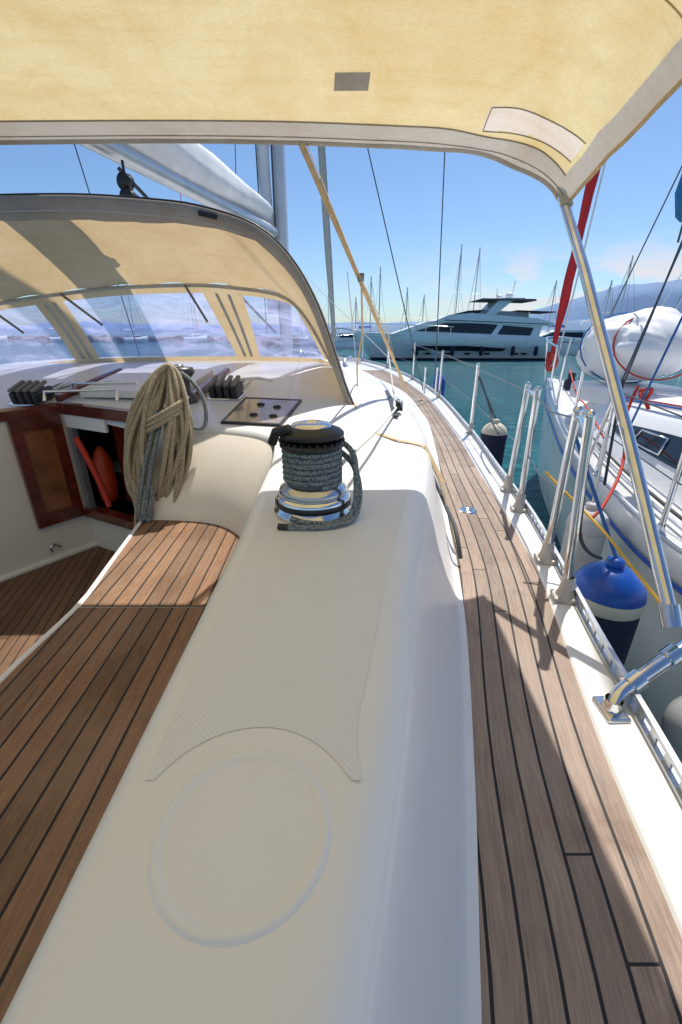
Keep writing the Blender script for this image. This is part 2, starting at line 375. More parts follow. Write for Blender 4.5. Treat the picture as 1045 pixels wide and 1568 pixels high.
loft('port_trim',rows,MAHOG,boat,closed=True,smooth=False)
sh=empty('sliding_hatch')
def roofbox(name,x,y,h,s,mat,par,rz=0,tilt=.15): return box(name,(x,y,H(x,y)+h),s,mat,par,.008,(tilt,0,rz))
roofbox('lid',-1.12,2.62,.025,(.58,.5,.045),GEL,sh,-.1)
roofbox('rail_port',-1.47,2.62,.02,(.035,.62,.04),MAHOG,sh,-.1); roofbox('rail_starboard',-.77,2.62,.02,(.035,.62,.04),MAHOG,sh,-.1)
tube('handle',[(-1.55,2.28,-.33),(-1.55,2.30,-.285),(-1.18,2.32,-.275),(-1.18,2.30,-.33)],.010,STEEL,sh)
tube('handle_rear',[(-1.52,2.50,-.31),(-1.52,2.50,-.265),(-1.15,2.50,-.255),(-1.15,2.50,-.31)],.010,STEEL,sh)
tube('handle_side',[(-.62,2.58,-.31),(-.62,2.58,-.25),(-.48,2.6,-.245),(-.40,2.6,-.26)],.008,STEEL,sh)
def clutch(x,y,rz):
    e=empty('rope_clutch')
    for i in range(4):
        dx=(i-1.5)*.042
        c=Vector((x+dx*math.cos(rz),y+dx*math.sin(rz),H(x,y)+.04))
        box('body_%d'%i,c,(.034,.14,.06),BLACK,e,.012,(.2,0,rz))
        box('lever_%d'%i,c+Vector((0,-.02,.045)),(.024,.12,.016),RUB,e,.006,(.35,0,rz))
        tube('line_%d'%i,[c+Vector((0,.05,-.01)),c+Vector((.05,.45,.04))],.005,PALE if i%2 else ROPEB,e)
    box('base',(x,y,H(x,y)+.006),(.19,.16,.012),STEEL,e,.004,(.16,0,rz))
clutch(-1.66,2.36,-.1); clutch(-.64,2.46,-.1)
hp=empty('instrument_hatch')
hv=[(-.56,2.03),(-.285,1.99),(-.222,2.36),(-.52,2.40)]
cx=sum(a for a,b in hv)/4;cy=sum(b for a,b in hv)/4
def ringp(f,o): return [(cx+(a-cx)*f,cy+(b-cy)*f,H(cx+(a-cx)*f,cy+(b-cy)*f)+o) for a,b in hv]
loft('frame',[ringp(1.06,.002),ringp(1.05,.012),ringp(.97,.012)],BLACK,hp,closed=True,smooth=False)
mesh('plate',ringp(.97,.010),[(0,1,2,3)],simple('smoked_plate',(.36,.30,.25),.15,0,.3,8,coat=.6),hp)
for a,b in ((-.43,2.12),(-.33,2.24),(-.42,2.28),(-.33,2.10)):
    lathe('knob',[(.020,0),(.020,.006),(.014,.010),(0,.010)],BLACK,(a,b,H(a,b)+.011),hp,20)
# nonskid pad with a round notch for the winch pad
CC=(-.096,.265)
cols=48; rows=[]
for s in frange(0,1,cols):
    X0=-.213+s*(.235)
    d=X0-CC[0]; yb=.315
    if abs(d)<.118: yb=max(yb,CC[1]+math.sqrt(.118**2-d*d))
    r=[]
    for t in frange(0,1,40):
        Y=yb+(1.30-yb)*t; a=inner(Y)+.037; b=xo(Y)-.060; f=min(1,max(0,(Y-.315)/.12))
        X=(a+(b-a)*s)*f+X0*(1-f) if Y<.435 else a+(b-a)*s
        r.append((X,Y,H(X,Y)+.0008))
    rows.append(r)
loft('coaming_nonskid',rows,NONSK,boat)
rows=[]
for Y in frange(1.30,3.6,60):
    r=[]
    a=max(-.24,inner(min(Y,1.9))+.037); b=xo(Y)-.060
    if Y<1.5: a=inner(Y)+.037
    for t in frange(0,1,12):
        X=a+(b-a)*t; r.append((X,Y,H(X,Y)+.0018))
    rows.append(r)
loft('roof_nonskid',rows,NONSK,boat)
lathe('winch_pad',[(0,.0012),(.070,.0012),(.0745,.0012),(.0765,.0024),(.079,.0038),(.082,.0038),(.0845,.0024),(.087,.0004)],GEL,(CC[0],CC[1],-.4505),boat,96)
# ------------------------------------------------------------------ winch
w=empty('winch'); WL=(-.075,1.08,-.45)
lathe('base',[(.0,.0),(.104,.0),(.107,.006),(.107,.014),(.100,.018),(.100,.045),(.096,.052),(.085,.056)],STEEL,WL,w,72)
lathe('skirt',[(.085,.054),(.092,.062),(.088,.072),(.070,.084)],simple('satin_chrome',(.55,.56,.58),.22,1),WL,w,72)
lathe('base_ring',[(.1005,.026),(.1025,.028),(.1025,.040),(.1005,.042)],BLACK,WL,w,72)
lathe('drum',[(.074,.07),(.064,.09),(.060,.12),(.060,.15),(.066,.172)],RUB,WL,w,64)
lathe('self_tailer_lower',[(.055,.165),(.076,.176),(.083,.184),(.083,.192),(.070,.197),(.062,.198)],BLACK,WL,w,64)
lathe('self_tailer_upper',[(.060,.200),(.070,.203),(.083,.209),(.083,.217),(.076,.224),(.055,.232),(.050,.234)],BLACK,WL,w,64)
lathe('top_cap',[(.052,.230),(.050,.238),(.030,.243),(.017,.243),(.016,.225),(0,.225)],STEEL,WL,w,48)
for i in range(28):
    a=2*math.pi*i/28
    box('tooth_%d'%i,(WL[0]+.078*math.cos(a),WL[1]+.078*math.sin(a),WL[2]+.1985),(.014,.005,.006),BLACK,w,.001,(0,0,a))
tube('stripper_arm',[(WL[0]-.05,WL[1]-.05,WL[2]+.235),(WL[0]-.085,WL[1]-.04,WL[2]+.225),(WL[0]-.098,WL[1]-.02,WL[2]+.195)],.012,BLACK,w)
pts=[]
for i in range(0,6*24+6):
    a=2*math.pi*i/24-1.2; pts.append((WL[0]+.072*math.cos(a),WL[1]+.072*math.sin(a),WL[2]+.088+.0143*i/24))
tube('sheet_turns',pts,.0072,ROPEB,w,res=4)
tube('sheet_tail',[(WL[0]+.06,WL[1]+.05,-.29),(WL[0]+.10,WL[1]+.01,-.30),(WL[0]+.125,WL[1]-.03,-.36),(WL[0]+.122,WL[1]-.05,-.42),(WL[0]+.105,WL[1]-.09,-.442),(WL[0]+.05,WL[1]-.125,-.442),(WL[0]-.02,WL[1]-.13,-.442),(WL[0]-.06,WL[1]-.125,-.442)],.0075,ROPEB,w,smooth=True)
tube('sheet_end',[(WL[0]-.055,WL[1]-.126,-.442),(WL[0]-.08,WL[1]-.122,-.442)],.0085,BLACK,w)
tube('sheet_tail_inner',[(WL[0]+.07,WL[1]+.02,-.26),(WL[0]+.11,WL[1]-.0,-.275),(WL[0]+.115,WL[1]-.035,-.35),(WL[0]+.113,WL[1]-.06,-.425),(WL[0]+.07,WL[1]-.107,-.442),(WL[0]-.02,WL[1]-.115,-.438),(WL[0]-.05,WL[1]-.100,-.43)],.0075,ROPEB,w,smooth=True)
# ------------------------------------------------------------------ rope coil on cabin winch
rc=empty('rope_coil')
P0=Vector((-.735,1.93,-.14)); P1=Vector((-.845,1.74,-.845))
NL=24
for i in range(NL):
    f=i/(NL-1.); wd=.030+.085*f; ln=.80+.21*random.random(); yo=-.05+.10*random.random(); pts=[]
    sxx=random.uniform(-.035,.025); up=random.uniform(-.012,.02); kk=random.uniform(-.02,.02)
    for j in range(18):
        a=2*math.pi*j/18; s=(1-math.cos(a))/2
        p=P0+(P1-P0)*s*ln
        prof=(.60+.55*math.sin(math.pi*min(1,s*.80+.05))**.8)
        wv=wd*math.sin(a)*prof
        pts.append((p.x+wv+sxx*s+kk*math.sin(2*a)+random.uniform(-.006,.006),p.y+yo*(.35+.65*math.sin(math.pi*s))-.05*math.exp(-((abs(wv)-.05)/.05)**2)*math.sin(math.pi*s)+random.uniform(-.005,.005),p.z+up+random.uniform(-.006,.006)))
    tube('loop_%d'%i,pts,.0100,ROPE,rc,cyc=True,smooth=True,res=3)
for i in range(3):
    c=P0+(P1-P0)*(.22+.028*i); pts=[]
    for j in range(12):
        a=2*math.pi*j/12; pts.append((c.x+.100*math.cos(a),c.y+.085*math.sin(a)-.02,c.z+.055*math.cos(a+.3)+.01*math.sin(a)-.03*(1-math.sin(a))*.5))
    tube('wrap_%d'%i,pts,.0098,ROPE,rc,cyc=True,smooth=True)
tube('tail',[(-.87,1.74,-.6),(-.90,1.70,-.75),(-.90,1.68,-.86),(-.94,1.64,-.90)],.006,ROPE,rc,smooth=True)
for dx in (0,-.028):
    tube('blue_fleck_line',[(-.75+dx,1.83,-.3),(-.80+dx,1.74,-.5),(-.83+dx,1.70,-.66),(-.85+dx,1.69,-.74),(-.82+dx,1.69,-.76),(-.80+dx,1.71,-.6)],.009,ROPEB,rc,smooth=True)
tube('white_fleck_line',[(-.70,1.95,-.16),(-.63,1.93,-.20),(-.585,1.90,-.31),(-.61,1.88,-.42),(-.68,1.86,-.36)],.009,ROPEB,rc,smooth=True)
cwn=empty('cabin_winch')
lathe('drum',[(.07,0),(.07,.03),(.045,.05),(.045,.10),(.06,.12),(.072,.135),(.065,.155),(.02,.16),(0,.16)],BLACK,(-.735,2.02,-.30),cwn,40)
lathe('cap',[(.03,.16),(.028,.168),(0,.17)],STEEL,(-.735,2.02,-.30),cwn,30)
# ------------------------------------------------------------------ sprayhood
sp=empty('sprayhood')
def crv(pts,n):
    ts=[0]
    for a,b in zip(pts,pts[1:]): ts.append(ts[-1]+(Vector(b)-Vector(a)).length)
    fx=[tab(list(zip(ts,[p[k] for p in pts]))) for k in range(3)]
    return [Vector((fx[0](t),fx[1](t),fx[2](t))) for t in frange(0,ts[-1],n)]
A=crv([(-2.75,2.42,-.42),(-2.62,2.4,-.1),(-2.45,2.4,.25),(-2.15,2.4,.47),(-1.6,2.4,.563),(-1.29,2.4,.567),(-.775,2.4,.54),(-.52,2.4,.49),(-.398,2.4,.445),(-.30,2.4,.375),(-.23,2.4,.30),(-.165,2.4,.2),(-.11,2.41,.09),(-.04,2.42,-.10),(.027,2.44,-.30),(.09,2.46,-.44)],60)
M=crv([(-2.75,3.0,-.35),(-2.65,2.97,-.1),(-2.5,2.95,.08),(-2.3,2.95,.15),(-2.12,2.95,.18),(-1.7,2.95,.235),(-1.294,2.95,.27),(-.89,2.95,.28),(-.6,2.95,.26),(-.40,2.95,.23),(-.31,2.96,.19),(-.24,2.98,.12),(-.18,3.0,.03),(-.12,3.03,-.08),(-.06,3.06,-.19),(-.0,3.05,-.27)],60)
rows=[]
for t in frange(0,1,16):
    r=[]
    for a,m in zip(A,M):
        p=a.lerp(m,t); p.z+=.03*math.sin(math.pi*t)+ .007*math.sin(9*p.x+3*t)*math.sin(math.pi*t)+.006*math.sin(21*p.x-8*t)*t; r.append(p)
    rows.append(r)
loft('canopy',rows,HOOD,sp)
rows=[]
for t in frange(0,1,4):
    r=[]
    for i,a in enumerate(A):
        m=M[i]; d=(m-a).normalized(); q=min(1,max(.25,(.6-a.x)/1.6)); 
        r.append(a-Vector((0,.022,-.012))+d*(-.01)+Vector((.02*t*(1 if a.x>-.4 else 0)*-1,0,-.085*q*t+.003*math.sin(30*a.x)*t))+d*(.02*t))
    rows.append(r)
loft('aft_hem',rows,HOODG,sp)
tube('bow_tube',[p+Vector((0,-.005,.004)) for p in A],.017,HOODG,sp)
tube('hem_piping',[p+Vector((0,-.020,.022)) for p in A],.0045,BLACK,sp)
tube('hem_seam',[p+Vector((0,-.030,-.045)) for p in A[8:44]],.002,PALE,sp)
box('vent_slot',(-.62,2.365,.505),(.09,.012,.022),BLACK,sp,.005,(0,.2,0))
tube('inner_bow',[p+Vector((0,0,-.012)) for p in M],.011,GREYC,sp)
def base(x):
    return Vector((x, tab([(-2.7,3.0),(-2.2,3.25),(-1.5,3.32),(-.6,3.28),(-.2,3.24),(-.06,3.12),(.0,3.05)])(x), tab([(-2.7,-.30),(-2.2,-.23),(-1.5,-.195),(-.6,-.19),(-.06,-.20),(.0,-.27)])(x)))
mt=tab([(p.x,p.z) for p in M][4:]); my=tab([(p.x,p.y) for p in M][4:])
def topp(x): return Vector((x,my(x),mt(x)-.004))
def fp(xa,xb,t): return topp(xa).lerp(base(xb),t)
def patch(name,x0t,x0b,x1t,x1b,t0,t1,mat,off=0,nx=10,nt=8,par=sp):
    rows=[]
    for t in frange(t0,t1,nt):
        r=[]
        for s in frange(0,1,nx):
            xa=x0t+(x1t-x0t)*s; xb=x0b+(x1b-x0b)*s; p=fp(xa,xb,t); p.y-=off; p.y+=.02*math.sin(math.pi*t); r.append(p)
        rows.append(r)
    return loft(name,rows,mat,par)
wins=[(-2.6,-2.62,-1.93,-1.92),(-1.75,-1.75,-.88,-.74),(-.62,-.58,-.31,-.10)]
for i,(a,b,c,d) in enumerate(wins): patch('window_%d'%i,a,b,c,d,.10,.93,VINYL)
patch('front_band_top',-2.7,-2.7,-.29,-.05,0,.10,HOOD,.001,30,1); patch('front_band_foot',-2.7,-2.7,-.26,-.03,.93,1,HOOD,.001,30,1)
patch('mullion_port',-1.93,-1.92,-1.75,-1.75,.10,.93,HOOD,.001,4); patch('mullion_starboard',-.88,-.74,-.62,-.58,.10,.93,HOOD,.001,4)
patch('side_edge',-.31,-.10,-.27,-.04,.10,.93,HOOD,.001,2)
for (a,b,c,d) in ((-1.88,-1.87,-1.855,-1.845),(-1.825,-1.82,-1.80,-1.795),(-.80,-.69,-.78,-.67),(-.72,-.645,-.70,-.625)):
    patch('zip_flap',a,b,c,d,.10,.93,GREYC,.005,1)
for x0,x1 in ((-1.72,-1.58),(-.95,-.88),(-2.2,-2.1)):
    a=fp(x0,x0,.02); b=fp(x1,x1,.45); tube('tie_strap',[a-Vector((0,.03,0)),b-Vector((0,.03,0))],.008,RUB,sp)
lip=crv([(.10,2.40,-.415),(.09,2.7,-.36),(.06,2.95,-.30),(.0,3.12,-.25),(-.12,3.28,-.22),(-.6,3.32,-.215),(-1.5,3.35,-.215),(-2.3,3.28,-.25),(-2.6,3.0,-.33),(-2.7,2.4,-.40)],60)
tube('sprayhood_moulding',lip,.03,GEL,boat)
# ------------------------------------------------------------------ bimini
bm=empty('bimini')
z0=tab([(-.7,.70),(-.3,.75),(0,.775),(.6,.78),(1.0,.745),(1.4,.665),(1.73,.575)])
dd=tab([(-.85,0),(-.26,.001),(.2,.012),(.48,.038),(.6,.072),(.66,.10),(.71,.135),(.75,.18)])
def ZB(X,Y):
    x=X if X>-.85 else -1.7-X
    wr=0
    if X>.2:
        e=min(1,(X-.2)/.35)*min(1,max(0,(Y-1.0)/.6)); wr=.004*e*math.sin(26*(X*.7-Y)+2)+.003*e*math.sin(47*(X*.4+Y))
    return z0(Y)-dd(x)*(1+.10*(1.73-Y))+.0035*math.sin(5*X+2.2*math.sin(3*Y))*math.sin(4*Y)+wr
bl=[-2.41,-2.4,-2.35,-2.25,-2.0,-1.7,-1.4,-1.1,-.85]
bx=bl+frange(-.7,.3,20)+frange(.34,.71,30)
bx2=bl+frange(-.7,.3,20)+frange(.34,.75,28)
bys=frange(-.7,1.48,50)+frange(1.49,1.66,17)
rows=[[(X,Y,ZB(X,Y)) for X in bx] for Y in bys]
o=loft('canopy',rows,BIMI,bm); o.data.materials.append(PATCH)
for p in o.data.polygons:
    cc=p.center
    if .43<cc.x<.70:
        lo_=1.565-.03*(cc.x-.43)/.27
        if lo_<cc.y<lo_+.075: p.material_index=1
def bline(name,pp,r,mat): tube(name,[(x,y,ZB(x,y)-.002) for x,y in pp],r,mat,bm)
bline('reinforcement_stitch',[(.43+.27*t,1.563-.03*t) for t in frange(0,1,20)],.0016,HOODG)
bline('reinforcement_stitch_b',[(.43+.27*t,1.640-.03*t) for t in frange(0,1,20)],.0016,HOODG)
bline('reinforcement_stitch_c',[(.43,1.563+.077*t) for t in frange(0,1,6)],.0016,HOODG)
rows=[]
for t in frange(0,1,6):
    Y=1.735-.075*t; rows.append([(X,Y,ZB(X,Y)-.010*math.sin(math.pi*t)-.002*math.sin(23*X)*math.sin(math.pi*t)) for X in bx2])
loft('front_hem',rows,HEM,bm)
tube('front_piping',[(X,1.738,ZB(X,1.735)-.002) for X in bx2],.008,HEM,bm)
rows=[]
for Y in frange(-.7,1.66,50):
    rows.append([(.71+.04*t,Y,ZB(.71+.04*t,Y)) for t in (0,.35,.7,1)])
loft('side_hem',rows,HEM,bm)
tube('side_piping',[(.752,Y,ZB(.75,Y)-.002) for Y in frange(-.7,1.735,40)],.006,TAN,bm)
def bpatch(name,corners,mat,n=10):
    (ax,ay),(bx_,by),(cx_,cy_),(dx_,dy)=corners; rows=[]
    for t in frange(0,1,n):
        r=[]
        for s in frange(0,1,n):
            X=(ax*(1-s)+bx_*s)*(1-t)+(dx_*(1-s)+cx_*s)*t; Y=(ay*(1-s)+by*s)*(1-t)+(dy*(1-s)+cy_*s)*t
            r.append((X,Y,ZB(X,Y)-.0045))
        rows.append(r)
    loft(name,rows,mat,bm)
bpatch('sewn_patch',[(-.02,1.545),(.075,1.54),(.078,1.485),(-.016,1.49)],simple('sewn_patch_canvas',(.56,.50,.42),.9,0,.2,20,.3,300))
tube('front_seam',[(X,1.655,ZB(X,1.655)-.003) for X in bx],.0022,HOODG,bm)
tube('front_seam_b',[(X,1.70,ZB(X,1.70)-.012) for X in bx2],.0015,HOODG,bm)
tube('cross_seam',[(X,1.18+.0*X,ZB(X,1.18)-.002) for X in bx],.0018,TAN,bm)
tube('frame_leg',[(.742,1.73,.42),(.748,1.5,.18),(.752,1.1,-.26),(.752,.80,-.60)],.0155,STEEL,bm)
tube('corner_tape',[(.735,1.72,.47),(.744,1.725,.43),(.746,1.69,.385)],.019,HEM,bm,smooth=True)
tube('leg_clamp',[(.752,.82,-.575),(.752,.79,-.615)],.021,STEEL,bm)
def ribbon(name,pts,wd,mat,par,up=(0,0,1)):
    rows=[]
    for i,p in enumerate(pts):
        p=Vector(p); q=Vector(pts[min(i+1,len(pts)-1)])-Vector(pts[max(i-1,0)]); sd_=q.cross(Vector(up)).normalized()*wd/2
        nn=sd_.cross(q).normalized()*.0012
        rows.append([p-sd_-nn,p+sd_-nn,p+sd_+nn,p-sd_+nn])
    return loft(name,rows,mat,par,closed=True,smooth=False)
ts=empty('tie_down_strap')
ribbon('strap',[(-.13,1.73,.565),(.08,2.30,.25),(.53,3.5,-.44)],.022,TAN,ts)
ribbon('strap_double',[(-.11,1.73,.562),(.09,2.30,.247),(.30,2.85,-.03),(.48,3.5,-.40)],.016,TAN,ts,(1,0,.3))
box('buckle',(.095,2.31,.243),(.03,.05,.015),RUB,ts,.003,(-.5,0,0))
tube('loose_line',[(.10,2.35,.22),(.12,2.6,.0),(.10,2.8,-.2),(.11,2.9,-.38)],.005,TAN,ts)
ts2=empty('deck_strap')
ribbon('strap',[(.09,2.44,-.40),(.10,2.2,-.425),(.15,2.0,-.432),(.25,1.86,-.436),(.36,1.80,-.448),(.43,1.70,-.58)],.022,TAN,ts2)
ribbon('strap_tail',[(.08,2.46,-.37),(.07,2.2,-.405),(.09,2.05,-.42),(.07,1.95,-.43)],.018,TAN,ts2)
jl=empty('jib_sheet_block')
box('track',(.33,2.9,H(.33,2.9)+.008),(.03,1.1,.012),BLACK,jl,.003,(0,0,-.05))
lathe('sheave',[(0,-.012),(.035,-.012),(.03,0),(.035,.012),(0,.012)],BLACK,(.335,2.55,-.395),jl,24,axis=(1,0,.2))
box('cheek',(.355,2.55,-.395),(.006,.09,.06),STEEL,jl,.003)
box('cheek_inner',(.315,2.55,-.395),(.006,.09,.06),STEEL,jl,.003)
tube('sheet',[(.0,1.12,-.33),(.15,1.75,-.37),(.31,2.45,-.395),(.345,2.7,-.42),(.38,3.2,-.39),(.5,5.0,-.1)],.0065,PALE,jl)
df2=empty('roof_handrail')
tube('rail',[(.02,3.5,-.28),(.03,3.55,-.20),(.10,4.6,-.23),(.08,5.6,-.28),(.08,5.65,-.34)],.014,STEEL,df2)
tube('rail_inner',[(-.35,3.9,-.21),(-.35,3.95,-.14),(-.30,5.6,-.22),(-.30,5.65,-.30)],.014,STEEL,df2)
fh=empty('foredeck_hatch')
box('rim',(-.02,4.9,H(-.02,4.9)+.02),(.44,.44,.04),GEL,fh,.01,(-.05,.08,0)); box('lens',(-.02,4.9,H(-.02,4.9)+.042),(.36,.36,.012),GLASSD,fh,.004,(-.05,.08,0))
cl=empty('side_line')
tube('line',[(.425,2.0,-.60),(.445,1.8,-.66),(.44,1.6,-.68),(.42,1.40,-.66),(.43,1.35,-.75)],.008,LINE,cl,smooth=True)
tube('line_b',[(.415,2.1,-.54),(.435,1.85,-.58),(.45,1.65,-.68),(.44,1.45,-.74)],.007,ROPE,cl,smooth=True)
df=empty('deck_filler_cap')
lathe('ring',[(0,.004),(.02,.004),(.022,.007),(.038,.007),(.042,.0)],STEEL,(.60,1.86,-.776),df,32)
# ------------------------------------------------------------------ rails
rl=empty('guard_rail')
def stan(x,y,xt_,yt_,zt):
    z=zs(y)+.02
    tube('stanchion',[(x,y,z),(xt_,yt_,zt)],.0135,STEEL,rl)
    box('socket_base',(x,y,z+.004),(.075,.06,.016),SOCK,rl,.006,(0,0,-.2))
    lathe('socket',[(.032,0),(.030,.014),(.022,.035),(.019,.075),(.015,.08)],SOCK,(x,y,z-.004),rl,20)
    lathe('cap',[(.0145,0),(.015,.008),(.009,.018),(0,.02)],STEEL,(xt_,yt_,zt),rl,16)
stan(.695,1.12,.655,1.13,-.205); stan(.742,1.36,.728,1.33,-.225); stan(.83,1.84,.822,1.84,-.225); stan(.875,2.11,.892,2.11,-.235)
tube('gate_brace',[(.655,1.13,-.24),(.69,1.23,-.232),(.728,1.33,-.24)],.010,STEEL,rl)
tube('gate_brace',[(.822,1.84,-.25),(.892,2.11,-.25)],.010,STEEL,rl)
tops=[(.892,2.11,-.26)]
for y in (3.5,5.4,7.0,8.4,9.4):
    x=xr(y)-.0; stan(x,y,x,y,zs(y)+.54); tops.append((x,y,zs(y)+.52))
tube('lifeline_top',tops,.004,WIRE,rl); tube('lifeline_mid',[(a,b,c-.26) for a,b,c in tops],.003,WIRE,rl)
tube('gate_wire',[(.728,1.33,-.245),(.775,1.6,-.27),(.822,1.84,-.25)],.003,WIRE,rl)
tube('gate_wire_mid',[(.74,1.34,-.5),(.785,1.6,-.52),(.826,1.84,-.5)],.003,WIRE,rl)
tube('pulpit',[(xr(9.4),9.4,.0),(.1,10.2,.08),(-.25,10.5,.1),(-.7,9.9,.06)],.014,STEEL,rl)
pp=empty('pushpit_rail')
tube('rail',[(.590,.69,-.765),(.598,.705,-.742),(.64,.725,-.722),(.80,.785,-.655),(1.25,.93,-.50)],.0165,STEEL,pp,smooth=True)
tube('clamp',[(.640,.724,-.724),(.668,.735,-.711)],.022,STEEL,pp)
tube('clamp_end',[(.735,.76,-.684),(.765,.772,-.671)],.022,STEEL,pp)
box('foot_plate',(.592,.695,-.762),(.05,.07,.012),STEEL,pp,.005)
lathe('foot',[(.022,0),(.020,.01),(.0175,.03)],STEEL,(.592,.695,-.762),pp,24)
# ------------------------------------------------------------------ mast, boom, rigging
mt_=empty('mast')
def ell(c,rx,ry,n=24): return [Vector((c[0]+rx*math.cos(2*math.pi*i/n),c[1]+ry*math.sin(2*math.pi*i/n),c[2])) for i in range(n)]
loft('spar',[ell((-.655,5.5,-.3),.075,.12),ell((-.64,5.5,14),.075,.12)],MASTM,mt_,closed=True)
rows=[]
for z in frange(.2,13,60): rows.append(ell((-.79+.01*math.sin(z*7),5.42,z),.062+.006*math.sin(z*13),.065))
loft('furled_luff',rows,SAILW,mt_,closed=True)
tube('halyard',[(-.70,5.36,-.2),(-.69,5.36,6)],.006,LINE,mt_); tube('halyard_b',[(-.86,5.36,.0),(-.84,5.36,6)],.006,LINE,mt_)
lathe('mast_winch',[(.06,0),(.04,.03),(.04,.09),(.06,.11),(0,.12)],BLACK,(-.86,5.45,.72),mt_,24,axis=(-1,-.3,0))
bo=empty('boom')
tube('spar',[(-.72,5.3,.98),(-1.25,3.2,.96),(-1.8,1.0,.94)],.055,ALU,bo)
rows=[]
for t in frange(0,1,60):
    c=Vector((-.80,5.25,1.15)).lerp(Vector((-1.80,1.0,1.12)),t); rr=.10+.05*min(1,t*4)
    r=[]
    for i in range(24):
        a=2*math.pi*i/24; k=1+.06*math.sin(3*a+14*t)+.04*math.sin(7*a-9*t)
        r.append(c+Vector((rr*k*math.cos(a),0,rr*1.0*k*math.sin(a))))
    rows.append(r)
loft('furled_mainsail',rows,SAILW,bo,closed=True)
tube('vang',[(-.75,5.3,.0),(-1.35,3.2,.92)],.012,LINE,bo)
for p in ((-1.24,3.0,.80),(-1.23,2.98,.72)):
    lathe('block',[(0,-.02),(.045,-.02),(.038,0),(.045,.02),(0,.02)],BLACK,p,bo,20,axis=(.3,1,0))
tube('block_strop',[(-1.24,3.0,.9),(-1.24,3.0,.72)],.008,BLACK,bo)
tube('mainsheet',[(-1.24,3.0,.72),(-1.5,2.7,.55)],.006,LINE,bo); tube('mainsheet_b',[(-1.24,3.0,.76),(-.78,5.2,.45)],.012,RUB,bo)
rg=empty('rigging')
def ln(a,b,r=.005,m=WIRE): tube('stay',[a,b],r,m,rg)
ln((1.0,5.3,-.68),(-.05,5.3,2.70),.006); ln((1.14,5.35,-.68),(.82,5.35,7),.006)
ln((-1.40,4.5,.0),(-1.40,4.5,4),.003,REDR); ln((-2.3,5.3,-.6),(-2.75,5.3,2.5),.006); ln((-1.05,5.1,1.0),(-.9,5.3,4),.004)
ln((.15,3.8,-.4),(.05,3.9,.45),.004,SAILW); ln((.55,4.5,-.3),(-.55,5.4,.72),.003,SAILW)
for a in (1.0,1.14): lathe('turnbuckle',[(.012,0),(.014,.05),(.009,.22),(.012,.3)],STEEL,(a,5.3,-.68),rg,12)
ge=empty('furled_genoa')
tube('luff_roll',[(-.15,10.4,-.2),(-.25,9.95,1.4),(-.35,9.5,3.07),(-.55,7.2,11)],.07,GREYC,ge,radii=[.6,1,1,.7])
# ------------------------------------------------------------------ fenders
def fender(ball,r,body,mb,mt2,ropeto,mrope,top=True):
    e=empty('fender'); x,y,z=ball
    prof=[(0,r*.98)]+[(r*math.sin(a),r*math.cos(a)*.95) for a in frange(.25,1.5,10)]
    lathe('head',prof,mt2,(x,y,z),e,40)
    lathe('collar',[(r*.998,.01),(r*1.01,0),(r*1.0,-r*.30),(r*.97,-r*.34)],CREAMV if top else mb,(x,y,z),e,40)
    b=body; lathe('body',[(r*.96,-r*.33),(r*.97,-r*.6),(r*.93,-b*.8),(r*.6,-b*.97),(0,-b)],mb,(x,y,z),e,40)
    lathe('eye',[(.022,r*.9),(.03,r*1.0),(.028,r*1.15),(.012,r*1.2),(0,r*1.2)],mt2,(x,y,z),e,20)
    tube('lanyard',[(x,y,z+r*1.15),ropeto],.006,mrope,e)
    return e
fender((.955,1.30,-.86),.118,.60,NAVY,BLUE,(.75,1.36,-.3),BLUR)
fender((1.21,3.35,-.74),.10,.45,NAVY,CREAMV,(1.07,3.5,-.3),LINE,False)
fender((1.37,6.2,-.62),.09,.4,BLUE,BLUE,(1.2,6.0,-.2),BLUR,False)
fender((1.30,2.05,-.93),.10,.40,SHACK,SHACK,(1.42,2.25,-.5),PALE,False)
fender((1.10,.92,-1.10),.11,.6,GREYV,GREYV,(1.3,1.2,-.6),BLUR,False)
dl=empty('mooring_line')
tube('yellow_line',[(.70,1.40,-.44),(.78,1.34,-.52),(.82,1.20,-.57),(.80,1.0,-.60),(.76,.82,-.60)],.0045,YEL,dl,smooth=True)
tube('black_line',[(.66,1.14,-.25),(.69,1.14,-.4),(.72,1.16,-.62),(.90,1.3,-.72)],.006,LINE,dl,smooth=True)
tube('line_c',[(1.0,3.2,-.3),(1.12,3.1,-.6),(1.0,3.0,-.5),(.93,2.5,-.55)],.006,LINE,dl,smooth=True)
# ------------------------------------------------------------------ neighbouring boat
nb=empty('moored_sailboat')
hb=tab([(0,1.62),(1.56,1.60),(2.3,1.47),(3.3,1.20),(4.4,.82),(5.5,.42),(6.4,.03)])
def nz(Y): return -.88+.0085*max(0,Y-1)**2
NX=3.0
rows=[]
for Y in frange(-2,6.4,50):
    h=max(.02,hb(min(Y,6.4)) if Y>0 else 1.62+Y*.05); z=nz(Y)
    sec=[(-1,.03),(-1.0,.0),(-1.0,-.08),(-.985,-.1),(-.97,-.4),(-.90,-.8),(-.78,-1.3)]
    hh=[(NX+s*h,Y-(.0 if dz>-.1 else .15*(-dz)*(Y/6.4)),z+dz) for s,dz in sec]
    rows.append(hh[::-1]+[(NX-h+.03,Y,z+.03),(NX-h+.035,Y,z)]+[(NX-h*.6,Y,z+.01),(NX,Y,z+.03),(NX+h*.6,Y,z+.01)]+[(2*NX-p[0],p[1],p[2]) for p in hh])
loft('hull',rows,WHITE,nb)
tube('rub_stripe',[(NX-hb(Y)-.005,Y,nz(Y)-.10) for Y in frange(0.2,6.2,30)],.010,BLUE,nb)
tube('toe_rail',[(NX-hb(Y)+.02,Y,nz(Y)+.04) for Y in frange(0.2,6.3,30)],.014,ALU,nb)
